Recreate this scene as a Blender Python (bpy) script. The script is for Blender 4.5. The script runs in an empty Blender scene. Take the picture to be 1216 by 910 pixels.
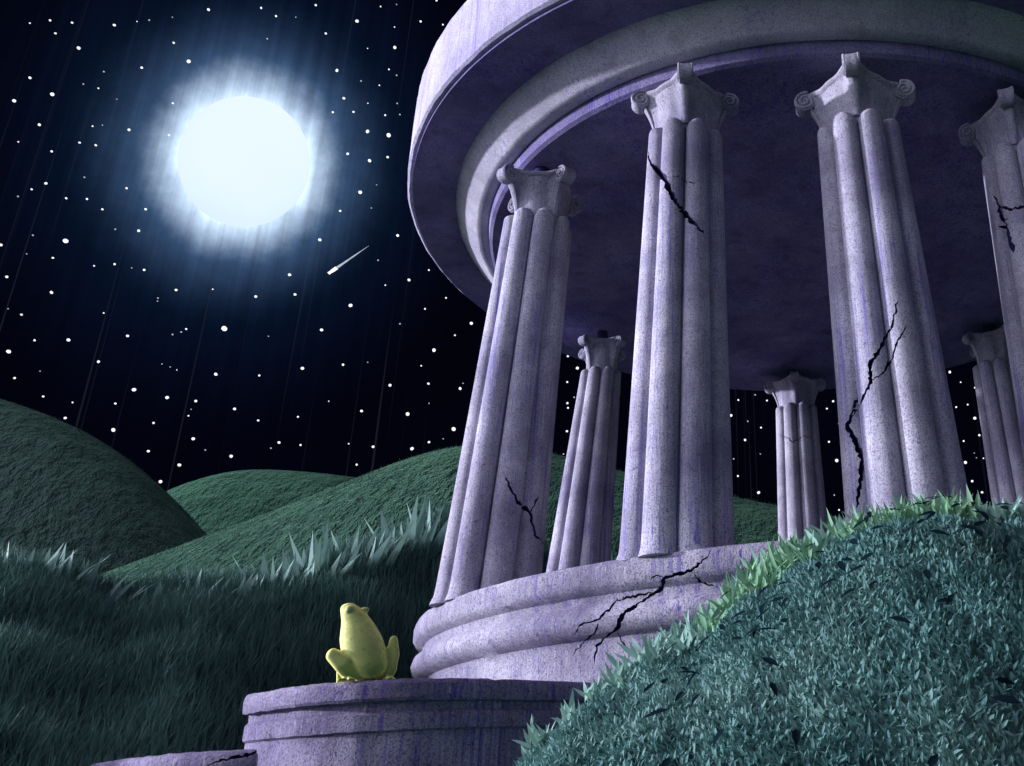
import bpy, bmesh, math, random
import numpy as np
from mathutils import Vector
from mathutils.bvhtree import BVHTree

random.seed(7); rng = np.random.default_rng(7)
scene = bpy.context.scene
COL = scene.collection
PI = math.pi

# ------------------------------------------------------------------ camera
F, PITCH, ROLL, PX, PY = 1080.4, 0.39192, -0.060205, 954.9, 455.0   # in pixels of a 1216 wide frame
cd = bpy.data.cameras.new('camera'); cam = bpy.data.objects.new('camera', cd); COL.objects.link(cam)
cd.sensor_width = 36; cd.lens = F / 1216 * 36
cd.shift_x = -(PX - 608) / 1216
cd.clip_start = 0.05; cd.clip_end = 3000
cx_ = Vector((1, 0, 0)); fw = Vector((0, math.cos(PITCH), math.sin(PITCH))); up = cx_.cross(fw)
X = cx_ * math.cos(ROLL) + up * math.sin(ROLL); U = up * math.cos(ROLL) - cx_ * math.sin(ROLL)
from mathutils import Matrix
cam.matrix_world = Matrix(((X.x, U.x, -fw.x, 0), (X.y, U.y, -fw.y, 0), (X.z, U.z, -fw.z, 0), (0, 0, 0, 1)))
scene.camera = cam

def ray(px, py):
    d = X * ((px - PX) / F) + U * (-(py - PY) / F) + fw
    return d.normalized()
def at(px, py, Y):
    d = ray(px, py); return d * (Y / d.y)
def atz(px, py, z):
    d = ray(px, py); return d * (z / d.z)
def slope(px, py):
    d = ray(px, py); return d.x / d.y, d.z / d.y

# ------------------------------------------------------------------ helpers
def link(name, me, mats=(), parent=None, smooth=True):
    o = bpy.data.objects.new(name, me); COL.objects.link(o)
    for m in mats: me.materials.append(m)
    if smooth and len(me.polygons): me.polygons.foreach_set('use_smooth', [True] * len(me.polygons))
    if parent: o.parent = parent
    return o
def mesh(name, v, f):
    me = bpy.data.meshes.new(name); me.from_pydata([tuple(map(float, q)) for q in v], [], [tuple(map(int, q)) for q in f]); me.update(); return me
def bulk(name, co, quads, mi=None):
    """fast mesh from arrays: co (n,3), quads (m,4) or tris (m,3)"""
    me = bpy.data.meshes.new(name); k = quads.shape[1]
    me.vertices.add(len(co)); me.vertices.foreach_set('co', co.astype('f').ravel())
    me.loops.add(quads.size); me.loops.foreach_set('vertex_index', quads.astype('i').ravel())
    me.polygons.add(len(quads)); me.polygons.foreach_set('loop_start', (np.arange(len(quads)) * k).astype('i'))
    if mi is not None: me.polygons.foreach_set('material_index', mi.astype('i'))
    me.update(calc_edges=True); me.validate(); return me
def tag(o, label=None, cat=None, group=None, kind=None):
    if label: o['label'] = label
    if cat: o['category'] = cat
    if group: o['group'] = group
    if kind: o['kind'] = kind
    return o
def empty(name, loc=(0, 0, 0)):
    o = bpy.data.objects.new(name, None); COL.objects.link(o); o.location = loc; o.empty_display_size = .2; return o
def sharp(o, deg=35):
    o.data.set_sharp_from_angle(angle=math.radians(deg))

class NT:
    def __init__(s, tree): s.t = tree; s.n = tree.nodes; s.l = tree.links
    def add(s, typ, **kw):
        n = s.n.new(typ)
        for k, v in kw.items():
            if k.startswith('i_'): n.inputs[k[2:].replace('_', ' ')].default_value = v
            else: setattr(n, k, v)
        return n
    def link(s, a, b): s.l.new(a, b)
    def math(s, op, a, b=None, c=None, clamp=False):
        n = s.n.new('ShaderNodeMath'); n.operation = op; n.use_clamp = clamp
        for i, q in enumerate((a, b, c)):
            if q is None: continue
            if isinstance(q, (int, float)): n.inputs[i].default_value = q
            else: s.l.new(q, n.inputs[i])
        return n.outputs[0]
    def vmath(s, op, a, b=None):
        n = s.n.new('ShaderNodeVectorMath'); n.operation = op
        for i, q in enumerate((a, b)):
            if q is None: continue
            if isinstance(q, (tuple, list, Vector)): n.inputs[i].default_value = tuple(q)
            else: s.l.new(q, n.inputs[i])
        return n.outputs['Value'] if op in ('DOT_PRODUCT', 'LENGTH') else n.outputs[0]
    def noise(s, vec, scale, detail=4, rough=.55):
        n = s.n.new('ShaderNodeTexNoise'); n.inputs['Scale'].default_value = scale; n.inputs['Detail'].default_value = detail
        n.inputs['Roughness'].default_value = rough
        if vec is not None: s.l.new(vec, n.inputs['Vector'])
        return n.outputs['Fac']
    def ramp(s, fac, pts, interp='LINEAR'):
        n = s.n.new('ShaderNodeValToRGB'); r = n.color_ramp; r.interpolation = interp
        while len(r.elements) < len(pts): r.elements.new(.5)
        for e, (p, c) in zip(r.elements, pts):
            e.position = p; e.color = (*c, 1) if isinstance(c, (tuple, list)) else (c, c, c, 1)
        s.l.new(fac, n.inputs[0]); return n.outputs['Color']
    def mix(s, fac, a, b, blend='MIX'):
        n = s.n.new('ShaderNodeMix'); n.data_type = 'RGBA'; n.blend_type = blend
        ins = [i for i in n.inputs if i.type == 'RGBA']
        if isinstance(fac, (int, float)): n.inputs[0].default_value = fac
        else: s.l.new(fac, n.inputs[0])
        for q, i in ((a, ins[0]), (b, ins[1])):
            if isinstance(q, (tuple, list)): i.default_value = (*q, 1)
            else: s.l.new(q, i)
        return [o for o in n.outputs if o.type == 'RGBA'][0]
def new_mat(name):
    m = bpy.data.materials.new(name); m.use_nodes = True; t = NT(m.node_tree)
    b = t.n['Principled BSDF']; b.inputs['Roughness'].default_value = .85
    b.inputs['Specular IOR Level'].default_value = .2
    return m, t, b
def remap(t, v, a, b):
    return t.math('DIVIDE', t.math('SUBTRACT', v, a), b - a, clamp=True)

# ------------------------------------------------------------------ materials
def stone(name, light, dark, tint, streak=.55, bump=.35):
    m, t, b = new_mat(name)
    P = t.add('ShaderNodeNewGeometry').outputs['Position']
    st = t.vmath('MULTIPLY', P, (34, 34, .55)); st2 = t.vmath('MULTIPLY', P, (90, 90, 2.2))
    big = t.noise(P, 1.6, 5, .6); grain = t.noise(P, 95, 3, .7); mid = t.noise(P, 9, 5, .65)
    c = t.mix(remap(t, big, .32, .68), dark, light)
    c = t.mix(t.math('MULTIPLY', remap(t, mid, .5, .75), .45), c, dark)
    s1 = remap(t, t.noise(st, 1, 3, .6), .52, .70); s2 = remap(t, t.noise(st2, 1, 2, .6), .56, .72)
    patch = remap(t, t.noise(t.vmath('MULTIPLY', P, (1.3, 1.3, .5)), 1, 3), .38, .62)
    sf = t.math('MULTIPLY', t.math('MULTIPLY', t.math('MAXIMUM', s1, s2), patch), streak)
    c = t.mix(sf, c, tint)
    s3 = remap(t, t.noise(t.vmath('ADD', st2, (37, 11, 5)), 1, 2, .6), .60, .72)
    c = t.mix(t.math('MULTIPLY', s3, .35), c, tuple(min(.75, q * 1.6) for q in light))
    c = t.mix(t.math('MULTIPLY', remap(t, grain, .48, .64), .75), c, tuple(q * .45 for q in dark))
    pits = remap(t, t.noise(P, 30, 4, .7), .62, .70)
    c = t.mix(t.math('MULTIPLY', pits, .6), c, tuple(q * .35 for q in dark))
    stn = remap(t, t.noise(t.vmath('MULTIPLY', P, (4.5, 4.5, .4)), 1, 5, .6), .54, .70)
    c = t.mix(t.math('MULTIPLY', stn, .55), c, tuple(q * .6 for q in dark))
    t.link(c, b.inputs['Base Color'])
    h = t.math('ADD', t.math('MULTIPLY', grain, .35), t.math('ADD', t.math('MULTIPLY', mid, .8), t.math('MULTIPLY', pits, -.9)))
    bp = t.add('ShaderNodeBump', i_Strength=bump, i_Distance=.015); t.link(h, bp.inputs['Height']); t.link(bp.outputs[0], b.inputs['Normal'])
    b.inputs['Roughness'].default_value = .9
    return m
M = {}
M['marble'] = stone('weathered_lavender_marble', (.56, .545, .60), (.22, .205, .27), (.12, .10, .44), .95, .5)
M['cap'] = stone('carved_marble', (.54, .535, .56), (.25, .245, .28), (.14, .11, .38), .7)
M['plinth'] = stone('plinth_stone', (.46, .445, .49), (.14, .125, .185), (.075, .045, .30), .9, .6)
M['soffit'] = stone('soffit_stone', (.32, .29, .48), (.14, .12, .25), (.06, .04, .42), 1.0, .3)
M['band'] = stone('roof_band_stone', (.76, .74, .80), (.46, .44, .52), (.22, .18, .56), .85)
m, t, b = new_mat('crack_and_peg_dark'); b.inputs['Base Color'].default_value = (.03, .025, .09, 1); M['crack'] = m
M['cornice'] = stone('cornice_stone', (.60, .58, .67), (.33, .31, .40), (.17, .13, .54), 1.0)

def leafy(name, cols, scale, transl=.25, rnd=True):
    m, t, b = new_mat(name)
    g = t.add('ShaderNodeNewGeometry'); P = g.outputs['Position']
    big = t.noise(P, scale, 4, .6)
    r = g.outputs['Random Per Island']
    f = t.math('ADD', t.math('MULTIPLY', remap(t, big, .3, .7), .7), t.math('MULTIPLY', r, .3)) if rnd else remap(t, big, .3, .7)
    c = t.ramp(f, [(i / (len(cols) - 1), q) for i, q in enumerate(cols)])
    t.link(c, b.inputs['Base Color']); b.inputs['Roughness'].default_value = .6
    if transl:
        tr = t.add('ShaderNodeBsdfTranslucent'); t.link(c, tr.inputs['Color'])
        mx = t.add('ShaderNodeMixShader'); mx.inputs[0].default_value = transl
        t.link(b.outputs[0], mx.inputs[1]); t.link(tr.outputs[0], mx.inputs[2])
        t.link(mx.outputs[0], t.n['Material Output'].inputs['Surface'])
    return m
M['grass'] = leafy('meadow_grass', [(.03, .088, .072), (.075, .175, .14), (.13, .26, .20)], .8)
M['tuft'] = leafy('pale_grass_blade', [(.16, .32, .27), (.24, .43, .35), (.30, .50, .36)], 2)
M['sedge'] = leafy('dark_sedge', [(.004, .010, .012), (.012, .026, .026)], 3)
M['leaf'] = leafy('bush_leaf', [(.04, .125, .112), (.10, .235, .205), (.20, .36, .30)], 2.4)
M['sprig'] = leafy('young_leaf', [(.12, .27, .17), (.19, .40, .22), (.28, .47, .30)], 3)
M['darkleaf'] = leafy('dark_leaf', [(.003, .009, .012), (.006, .014, .018)], 3, 0)
for nd_ in M['darkleaf'].node_tree.nodes:
    if nd_.type == 'BSDF_PRINCIPLED': nd_.inputs['Specular IOR Level'].default_value = 0; nd_.inputs['Roughness'].default_value = 1
M['stem'] = leafy('bush_stem', [(.03, .025, .02), (.05, .045, .03)], 5, 0, False)

def turf(name, cols, scale):
    m, t, b = new_mat(name)
    P = t.add('ShaderNodeNewGeometry').outputs['Position']
    n1 = t.noise(P, scale, 6, .65); n2 = t.noise(t.vmath('MULTIPLY', P, (1, 1, .12)), scale * 14, 4, .7)
    f = t.math('ADD', t.math('MULTIPLY', remap(t, n1, .3, .7), .6), t.math('MULTIPLY', remap(t, n2, .35, .65), .4))
    c = t.ramp(f, [(i / (len(cols) - 1), q) for i, q in enumerate(cols)])
    n3 = t.noise(t.vmath('ADD', P, (31, 7, 3)), scale * 3.3, 7, .7)
    c = t.mix(t.math('MULTIPLY', remap(t, n3, .50, .66), .7), c, tuple(q * .55 for q in cols[0]))
    t.link(c, b.inputs['Base Color'])
    bp = t.add('ShaderNodeBump', i_Strength=.5, i_Distance=.5 / scale); t.link(n2, bp.inputs['Height']); t.link(bp.outputs[0], b.inputs['Normal'])
    b.inputs['Roughness'].default_value = 1; b.inputs['Specular IOR Level'].default_value = 0
    b.inputs['Sheen Weight'].default_value = .35; b.inputs['Sheen Roughness'].default_value = .35; b.inputs['Sheen Tint'].default_value = (.35, .8, .45, 1)
    return m
M['bank'] = turf('bank_turf', [(.006, .016, .018), (.016, .036, .034)], .7)
M['hill'] = turf('hill_turf', [(.022, .052, .042), (.042, .092, .062), (.06, .14, .07)], .16)
M['farhill'] = turf('far_hill_turf', [(.022, .06, .045), (.05, .125, .07)], .09)
M['palehill'] = turf('pale_hill_turf', [(.04, .075, .062), (.075, .13, .10), (.10, .18, .12)], .12)
M['ground'] = turf('ground_turf', [(.006, .016, .018), (.014, .032, .03)], .5)

def emit(name, col, s):
    m = bpy.data.materials.new(name); m.use_nodes = True; t = NT(m.node_tree); t.n.remove(t.n['Principled BSDF'])
    e = t.add('ShaderNodeEmission'); e.inputs['Color'].default_value = (*col, 1); e.inputs['Strength'].default_value = s
    t.link(e.outputs[0], t.n['Material Output'].inputs['Surface']); m.cycles.emission_sampling = 'NONE'
    return m, t, e
M['star'] = emit('starlight', (.93, .96, 1), 1.1)[0]
M['faint'] = emit('faint_starlight', (.66, .72, .85), .6)[0]
mm, t, e = emit('moonlight_surface', (.84, .93, 1), 1.0)
P = t.add('ShaderNodeTexCoord').outputs['Object']
n = t.noise(P, .06, 5, .6)
t.link(t.ramp(n, [(.3, (.50, .64, .78)), (.5, (.64, .76, .84)), (.72, (.76, .82, .85))]), e.inputs['Color'])
M['moon'] = mm

# ------------------------------------------------------------------ ground, bank, hills
def grid(name, V, mats):
    """V: (n,m,3)"""
    n, mm_, _ = V.shape; idx = np.arange(n * mm_).reshape(n, mm_)
    q = np.stack([idx[:-1, :-1], idx[1:, :-1], idx[1:, 1:], idx[:-1, 1:]], -1).reshape(-1, 4)
    return link(name, bulk(name, V.reshape(-1, 3), q), mats)
def fnoise(x, y, s, seed=0):
    r = np.random.default_rng(seed); o = 0
    for k in range(7):
        a = r.uniform(0, 2 * PI); fr = s * (1.35 ** k) * r.uniform(.8, 1.2); o = o + np.sin((x * math.cos(a) + y * math.sin(a)) * fr + r.uniform(0, 6.28)) / (1.25 ** k)
    return o / 3.2
R_, A_ = np.meshgrid(np.concatenate([np.linspace(0, 40, 30), np.linspace(50, 900, 20)]), np.linspace(0, 2 * PI, 97), indexing='ij')
gx, gy = R_ * np.cos(A_), R_ * np.sin(A_)
g = grid('ground', np.stack([gx, gy, -.25 + .02 * fnoise(gx, gy, .8, 3)], -1), [M['ground']]); tag(g, kind='structure')

# left bank: for every direction a = x/y a slope rising from its foot to a crest
ba = [-1.8, -1.0, -.918, -.84, -.765, -.69, -.627, -.5, -.399, -.32, -.2, 0, .7]
bs = [.24, .235, .24, .225, .192, .20, .205, .235, .27, .23, .17, .15, .12]
fa = [-1.8, -1.0, -.69, -.5, -.45, -.3, 0, .7]; fy = [3.4, 4.0, 4.9, 7.5, 8.7, 11.2, 12.8, 12.5]
ya = [-1.8, -1.0, -.69, -.5, -.3, 0, .7]; yc = [8, 8.8, 10, 12, 14.5, 16, 16]
def bank_pt(a, s):
    Yf = np.interp(a, fa, fy); Yc = np.interp(a, ya, yc); zc = np.interp(a, ba, bs) * Yc; zf = -.28
    Y = Yf + (Yc - Yf) * s
    k = np.clip(s, 0, 1); up_ = k * k * (3 - 2 * k) * .35 + k * .65
    dn = np.clip((s - 1) / 1.2, 0, 1); dn = dn * dn * (3 - 2 * dn)
    z = zf + (zc - zf) * up_ * (1 - dn) + .07 * fnoise(a * Y, Y, 1.3, 5) * np.clip(s * 4, 0, 1)
    return np.stack([a * Y, Y, z], -1)
aa, ss = np.meshgrid(np.linspace(-1.8, .7, 140), np.linspace(0, 2.3, 70), indexing='ij')
bk = grid('grassy_bank', bank_pt(aa, ss), [M['bank']]); tag(bk, kind='structure')

def hill(name, ridge, Y0, w, mat, seed):
    pts = [slope(*p) for p in ridge]; a = np.array([p[0] for p in pts]); s = np.array([p[1] for p in pts])
    a = np.concatenate([[a[0] - 1.2], a, [a[-1] + .9]]); s = np.concatenate([[s[0] * .2], s, [0]])
    lo, hi = a[0], a[-1]; uu, vv = np.meshgrid(np.linspace(lo, hi, 160), np.linspace(-2.6, 2.6, 70), indexing='ij')
    zz = np.interp(uu[:, 0], a, s)
    ker = np.hanning(15); ker /= ker.sum(); zz = np.convolve(np.pad(zz, 7, mode='edge'), ker, 'valid')
    x = uu * Y0; y = Y0 + vv * w
    z = -.4 + (zz[:, None] * Y0 + .4) * np.exp(-vv ** 2) + .006 * Y0 * fnoise(x, y, 9 / Y0, seed) * np.exp(-vv ** 2)
    V = np.stack([x, y, z], -1)
    o = grid(name, V, [mat]); tag(o, kind='structure'); return V
HR = hill('hill', [(60, 715), (130, 690), (205, 660), (300, 625), (430, 574), (500, 545), (560, 529), (620, 530), (680, 548), (870, 590), (930, 604)], 24, 5, M['hill'], 11)
HL = hill('hill', [(-160, 440), (-60, 452), (0, 470), (60, 492), (130, 522), (200, 585), (245, 640), (300, 715)], 36, 8, M['palehill'], 12)
HM = hill('hill', [(120, 640), (195, 592), (240, 568), (310, 554), (370, 557), (430, 568), (520, 590)], 64, 12, M['farhill'], 13)

def blades(base, nrm_dir, length, width, bend, yaw, seg=3, lean=None):
    """returns co, quads for n blades of `seg` quads (tip closed to a point-ish)"""
    n = len(base); ts = np.linspace(0, 1, seg + 1)
    side = np.stack([np.cos(yaw), np.sin(yaw), 0 * yaw], -1); out = np.stack([-np.sin(yaw), np.cos(yaw), 0 * yaw], -1)
    if lean is None: lean = np.zeros((n, 3))
    co = []
    for tt in ts:
        c = base + np.array([0, 0, 1]) * (length * (tt - .25 * bend * tt * tt))[:, None] + out * (length * bend * tt * tt * .7)[:, None] + lean * (length * tt)[:, None]
        w = width * (1 - tt ** 1.6) * (.55 + 1.1 * tt * (1 - tt) * 1.6) + .0006
        co += [c - side * w[:, None] * .5, c + side * w[:, None] * .5]
    co = np.stack(co, 1)                        # n, 2(seg+1), 3
    k = 2 * (seg + 1); b0 = np.arange(n)[:, None] * k
    q = np.concatenate([b0 + np.array([2 * i, 2 * i + 1, 2 * i + 3, 2 * i + 2]) for i in range(seg)], 0)
    return co.reshape(-1, 3), q
# meadow on the bank
n = 60000
a = rng.uniform(-1.12, -.24, n); s = rng.uniform(0, 1, n) ** .85 * 1.12
base = bank_pt(a, s)
clump = fnoise(base[:, 0], base[:, 1] + base[:, 2], 2.6, 21)
ln = (rng.uniform(.22, .42, n) * (1 + .35 * clump)).clip(.1, .7)
c1, q1 = blades(base, None, ln, rng.uniform(.012, .032, n), rng.uniform(.05, .8, n), rng.uniform(0, 2 * PI, n))
gr = link('grass', bulk('grass', c1, q1), [M['grass']]); tag(gr, 'tall dark teal meadow grass covering the bank left of the temple', 'grass', kind='stuff')
# short turf hairs along the hills so the ridges are not razor clean
def hill_hair(V, n, ln, wd):
    P0 = V.reshape(-1, 3); nn, mm_ = V.shape[:2]
    i = rng.uniform(0, nn - 1.01, n); j = rng.uniform(mm_ * .22, mm_ * .6, n)
    i0 = i.astype(int); j0 = j.astype(int); fi = (i - i0)[:, None]; fj = (j - j0)[:, None]
    b = V[i0, j0] * (1 - fi) * (1 - fj) + V[i0 + 1, j0] * fi * (1 - fj) + V[i0, j0 + 1] * (1 - fi) * fj + V[i0 + 1, j0 + 1] * fi * fj
    keep = (b[:, 0] / b[:, 1] > -1.1) & (b[:, 0] / b[:, 1] < .05); b = b[keep]; k = len(b)
    return blades(b, None, rng.uniform(.5, 1, k) * ln, rng.uniform(.6, 1.2, k) * wd, rng.uniform(.1, .9, k), rng.uniform(0, 2 * PI, k), 2)
parts = [hill_hair(HR, 50000, .11, .016), hill_hair(HL, 50000, .14, .022)]
off = 0; cs, qs = [], []
for c_, q_ in parts: cs.append(c_); qs.append(q_ + off); off += len(c_)
hg = link('hill_grass', bulk('hill_grass', np.concatenate(cs), np.concatenate(qs)), [M['hill']]); tag(hg, 'short green grass growing over the two nearer hills', 'grass', kind='stuff')

# individual pale tufts standing on the crest of the bank
def tuft(name, base, nb, ln, wd, spread, mat, seed):
    r = np.random.default_rng(seed)
    th = r.uniform(-1, 1, nb); yaw = r.uniform(-.6, .6, nb)
    bs_ = np.stack([th * spread * .35, r.uniform(-.1, .1, nb), -.12 + 0 * th], -1)
    lean = np.stack([th * .55, r.uniform(-.25, .25, nb), 0 * th], -1)
    c_, q_ = blades(bs_, None, r.uniform(.6, 1, nb) * ln * (1 - .25 * np.abs(th)), r.uniform(.7, 1.2, nb) * wd, r.uniform(-.3, .5, nb), yaw, 4, lean)
    o = link(name, bulk(name, c_, q_), [mat]); o.location = base; return o
TUFTS = [(x, y, 0) for x, y in ((-8, 652), (18, 646), (40, 640), (62, 632), (84, 640), (108, 652), (124, 668), (158, 684), (182, 676), (206, 668), (232, 676), (256, 670), (284, 662), (306, 654), (330, 656), (354, 644), (378, 630), (398, 622), (420, 612), (444, 602), (466, 598), (490, 588), (512, 580), (534, 572), (550, 566))]
for k, (px, py, _) in enumerate(TUFTS):
    a0, s0 = slope(px, py)
    p = bank_pt(np.array([a0]), np.array([.86]))[0]
    zt = s0 * p[1]; ln = max(.55, min(1.0, zt - p[2] + .18))
    big = rng.uniform(.9, 1.2)
    o = tuft('grass_tuft', tuple(p), int(rng.integers(7, 11)), ln * big * .9, .16, rng.uniform(.5, .75), M['tuft'], 100 + k)
    tag(o, 'pale teal tuft of broad pointed blades sprouting along the crest of the dark bank', 'grass tuft', 'grass tufts along the crest of the bank')
# dark sedge beside the plinth
p = Vector(at(472, 770, 8.9)); sb = tuft('sedge_clump', (p.x, p.y, .55), 60, 1.15, .03, 1.1, M['sedge'], 55)
tag(sb, 'nearly black clump of thin sedge between the frog and the temple plinth', 'sedge')

# ------------------------------------------------------------------ the temple
TC = Vector((.1817, 8.6393, 0)); ZB, ZT, Z2, Z1, ZF = 1.15, 4.30, 4.942, 5.161, 5.886
ZC = Z2 - .125
R1, R2, R2B, RS = 4.089, 3.675, 3.428, 3.62
temple = empty('round_temple', (TC.x, TC.y, -.25))
tag(temple, 'cracked pale round temple with fluted columns carrying a heavy ring roof', 'temple')
def part(name, me, mats, parent=temple, smooth=True, deg=40):
    o = link(name, me, mats, None, smooth); o.parent = parent
    o.matrix_parent_inverse = Matrix.Translation(-parent_world(parent))
    if smooth: sharp(o, deg)
    return o
def parent_world(p):
    v = Vector(p.location); 
    while p.parent: p = p.parent; v = v + Vector(p.location)
    return v
def lathe(prof, n=256, c=TC, a0=0, a1=2 * PI, wob=0, seed=0):
    """prof: closed list of (r,z, ...) -> ring mesh about TC; a little wear noise on the radius"""
    k = len(prof); th = np.linspace(a0, a1, n, endpoint=False); r_ = np.random.default_rng(seed)
    w = sum(np.sin(th * f + r_.uniform(0, 6.28)) for f in (9, 17, 31, 53)) * wob / 2
    V = np.empty((n, k, 3))
    for j, (r, z) in enumerate(prof):
        wj = w + r_.normal(0, wob * .5, n)
        V[:, j, 0] = c.x + (r + wj) * np.cos(th); V[:, j, 1] = c.y + (r + wj) * np.sin(th); V[:, j, 2] = z + r_.normal(0, wob * .4, n)
    idx = np.arange(n * k).reshape(n, k); i2 = np.roll(idx, -1, 0); j2 = np.roll(idx, -1, 1); ij = np.roll(i2, -1, 1)
    return V.reshape(-1, 3), np.stack([idx, i2, ij, j2], -1).reshape(-1, 4)
def fine(prof, step=.12):
    o = []
    for (a, b) in zip(prof, prof[1:] + prof[:1]):
        m_ = max(1, int(math.dist(a, b) / step))
        o += [(a[0] + (b[0] - a[0]) * i / m_, a[1] + (b[1] - a[1]) * i / m_) for i in range(m_)]
    return o
# roof: cornice ring + architrave ring + ceiling + low dome
cv, cq = lathe(fine([(R1 - .02, Z1), (R1, Z1 + .02), (R1, ZF - .02), (R1 - .03, ZF), (R2 - .3, ZF), (R2 - .3, Z1)], .2), 320, wob=.003, seed=1)
part('cornice_ring', bulk('cornice', cv, cq), [M['cornice']], deg=30)
cv, cq = lathe([(R2 - .06, Z1 - .025), (R1 - .05, Z1 - .025), (R1 - .05, Z1 + .03), (R2 - .06, Z1 + .03)], 320)
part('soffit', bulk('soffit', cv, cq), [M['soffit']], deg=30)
cv, cq = lathe(fine([(R2B + .01, Z2 - .004), (R2B + .03, Z2 + .012), (R2 - .015, Z1 - .02), (R2, Z1 + .02), (R2 - .35, Z1 + .02), (R2B - .35, Z2 + .06), (R2B - .06, Z2 - .004)], .1), 320, wob=.002, seed=2)
part('architrave_ring', bulk('architrave', cv, cq), [M['band']], deg=50)
cv, cq = lathe([(.01, Z2 + .06), (.01, ZC), (1.2, ZC), (2.4, ZC), (R2B - .13, ZC), (R2B - .10, ZC + .02), (R2B - .08, Z2 + .06)], 160)
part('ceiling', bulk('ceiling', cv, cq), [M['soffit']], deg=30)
dome = [(3.9, ZF + .003)] + [(3.9 * math.cos(k * PI / 2 / 10), ZF + .003 + 1.1 * math.sin(k * PI / 2 / 10)) for k in range(1, 10)] + [(.02, ZF + 1.1), (.02, ZF + .003)]
cv, cq = lathe(dome, 128); part('dome', bulk('dome', cv, cq), [M['plinth']], deg=30)

# carving: boolean a tapered wedge along a crack drawn over the surface
def carve(o, lines):
    me = o.data; mw = o.matrix_world.copy()
    bv = BVHTree.FromPolygons([v.co for v in me.vertices], [p.vertices for p in me.polygons])
    verts, faces = [], []
    inv = Matrix.Identity(4)
    for pts, w0, dep in lines:
        pl = []
        for (x0, y0), (x1, y1) in zip(pts, pts[1:]):
            m_ = max(1, int(math.hypot(x1 - x0, y1 - y0) / 3.0))
            for i in range(m_):
                j = 0 if i == 0 else 1
                pl.append((x0 + (x1 - x0) * i / m_ + j * random.uniform(-1.3, 1.3), y0 + (y1 - y0) * i / m_ + j * random.uniform(-1.3, 1.3)))
        pl.append(pts[-1])
        hits = []
        for q in pl:
            h = bv.ray_cast(Vector((0, 0, 0)), ray(*q), 60)
            if h[0] is not None and (not hits or (h[0] - hits[-1][0]).length > .008): hits.append((h[0], h[1]))
        if len(hits) < 3: continue
        N = len(hits); b0 = len(verts)
        for i, (p, nn) in enumerate(hits):
            tg = (hits[min(N - 1, i + 1)][0] - hits[max(0, i - 1)][0]).normalized()
            n2 = Vector((0, 0, 0))
            for q in range(max(0, i - 3), min(N, i + 4)): n2 += hits[q][1]
            n2 = (n2 - tg * n2.dot(tg)); n2 = n2.normalized() if n2.length > 1e-4 else nn
            sd = tg.cross(n2)
            f_ = i / (N - 1); w = w0 * .72 * (.25 + 1.0 * math.sin(PI * min(1, max(.0, .12 + .76 * f_)))) * random.uniform(.65, 1.25)
            if i in (0, N - 1): w *= .35
            verts += [p + n2 * .03 + sd * w * 1.3, p - n2 * dep * (w / w0) + sd * .001, p + n2 * .03 - sd * w * 1.3]
        for i in range(N - 1):
            for e in range(3):
                a_, b_ = b0 + 3 * i + e, b0 + 3 * i + (e + 1) % 3
                faces.append((a_, b_, b_ + 3, a_ + 3))
        faces.append((b0 + 2, b0 + 1, b0)); e0 = b0 + 3 * (N - 1); faces.append((e0, e0 + 1, e0 + 2))
    if not verts: return
    cm = mesh('cut', verts, faces)
    bm = bmesh.new(); bm.from_mesh(cm); bmesh.ops.recalc_face_normals(bm, faces=bm.faces); bm.to_mesh(cm); bm.free()
    for mt in me.materials: cm.materials.append(mt)
    for p in cm.polygons: p.material_index = len(me.materials) - 1
    co = bpy.data.objects.new('cut', cm); COL.objects.link(co)
    md = o.modifiers.new('cut', 'BOOLEAN'); md.operation = 'DIFFERENCE'; md.solver = 'EXACT'; md.use_self = True; md.object = co
    mp, mpi = o.parent, o.matrix_parent_inverse.copy(); o.parent = None
    bpy.context.view_layer.update(); dg = bpy.context.evaluated_depsgraph_get()
    nm = bpy.data.meshes.new_from_object(o.evaluated_get(dg), depsgraph=dg)
    o.modifiers.clear(); o.parent = mp; o.matrix_parent_inverse = mpi
    print('carve', o.name, len(me.polygons), '->', len(nm.polygons))
    if len(nm.polygons) > len(me.polygons) * .7:
        o.data = nm; o.data.set_sharp_from_angle(angle=math.radians(40))
    bpy.data.objects.remove(co)

# stylobate (the drum the columns stand on) with slab, hollow and torus
sp = [(.5, ZB), (RS - .05, ZB), (RS - .015, ZB - .012), (RS, ZB - .05), (RS, ZB - .13), (RS - .02, ZB - .165), (RS - .075, ZB - .19), (RS - .085, ZB - .23),
      (RS - .05, ZB - .255), (RS - .015, ZB - .285), (RS, ZB - .33), (RS - .015, ZB - .375), (RS - .06, ZB - .41), (RS - .12, ZB - .43), (RS - .14, ZB - .47),
      (RS - .14, ZB - .74), (RS - .1, ZB - .78), (RS - .1, .25), (RS - .1, -.3), (.5, -.3)]
cv, cq = lathe(fine(sp, .16), 300, wob=.003, seed=3)
sty = part('stylobate', bulk('stylobate', cv, cq), [M['plinth'], M['crack']], deg=35)
carve(sty, [
    ([(845, 652), (840, 662), (820, 678), (789, 687), (785, 700), (760, 715), (739, 731), (732, 747), (708, 767), (706, 788)], .017, .06),
    ([(783, 702), (760, 706), (733, 713), (712, 735), (688, 743), (683, 752)], .012, .05),
    ([(710, 738), (706, 752), (690, 766), (680, 778)], .009, .04),
    ([(733, 748), (738, 762), (747, 772), (747, 784)], .008, .04),
    ([(821, 679), (832, 692), (850, 697)], .008, .04), ([(790, 686), (780, 683), (771, 691)], .007, .03)])

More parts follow.
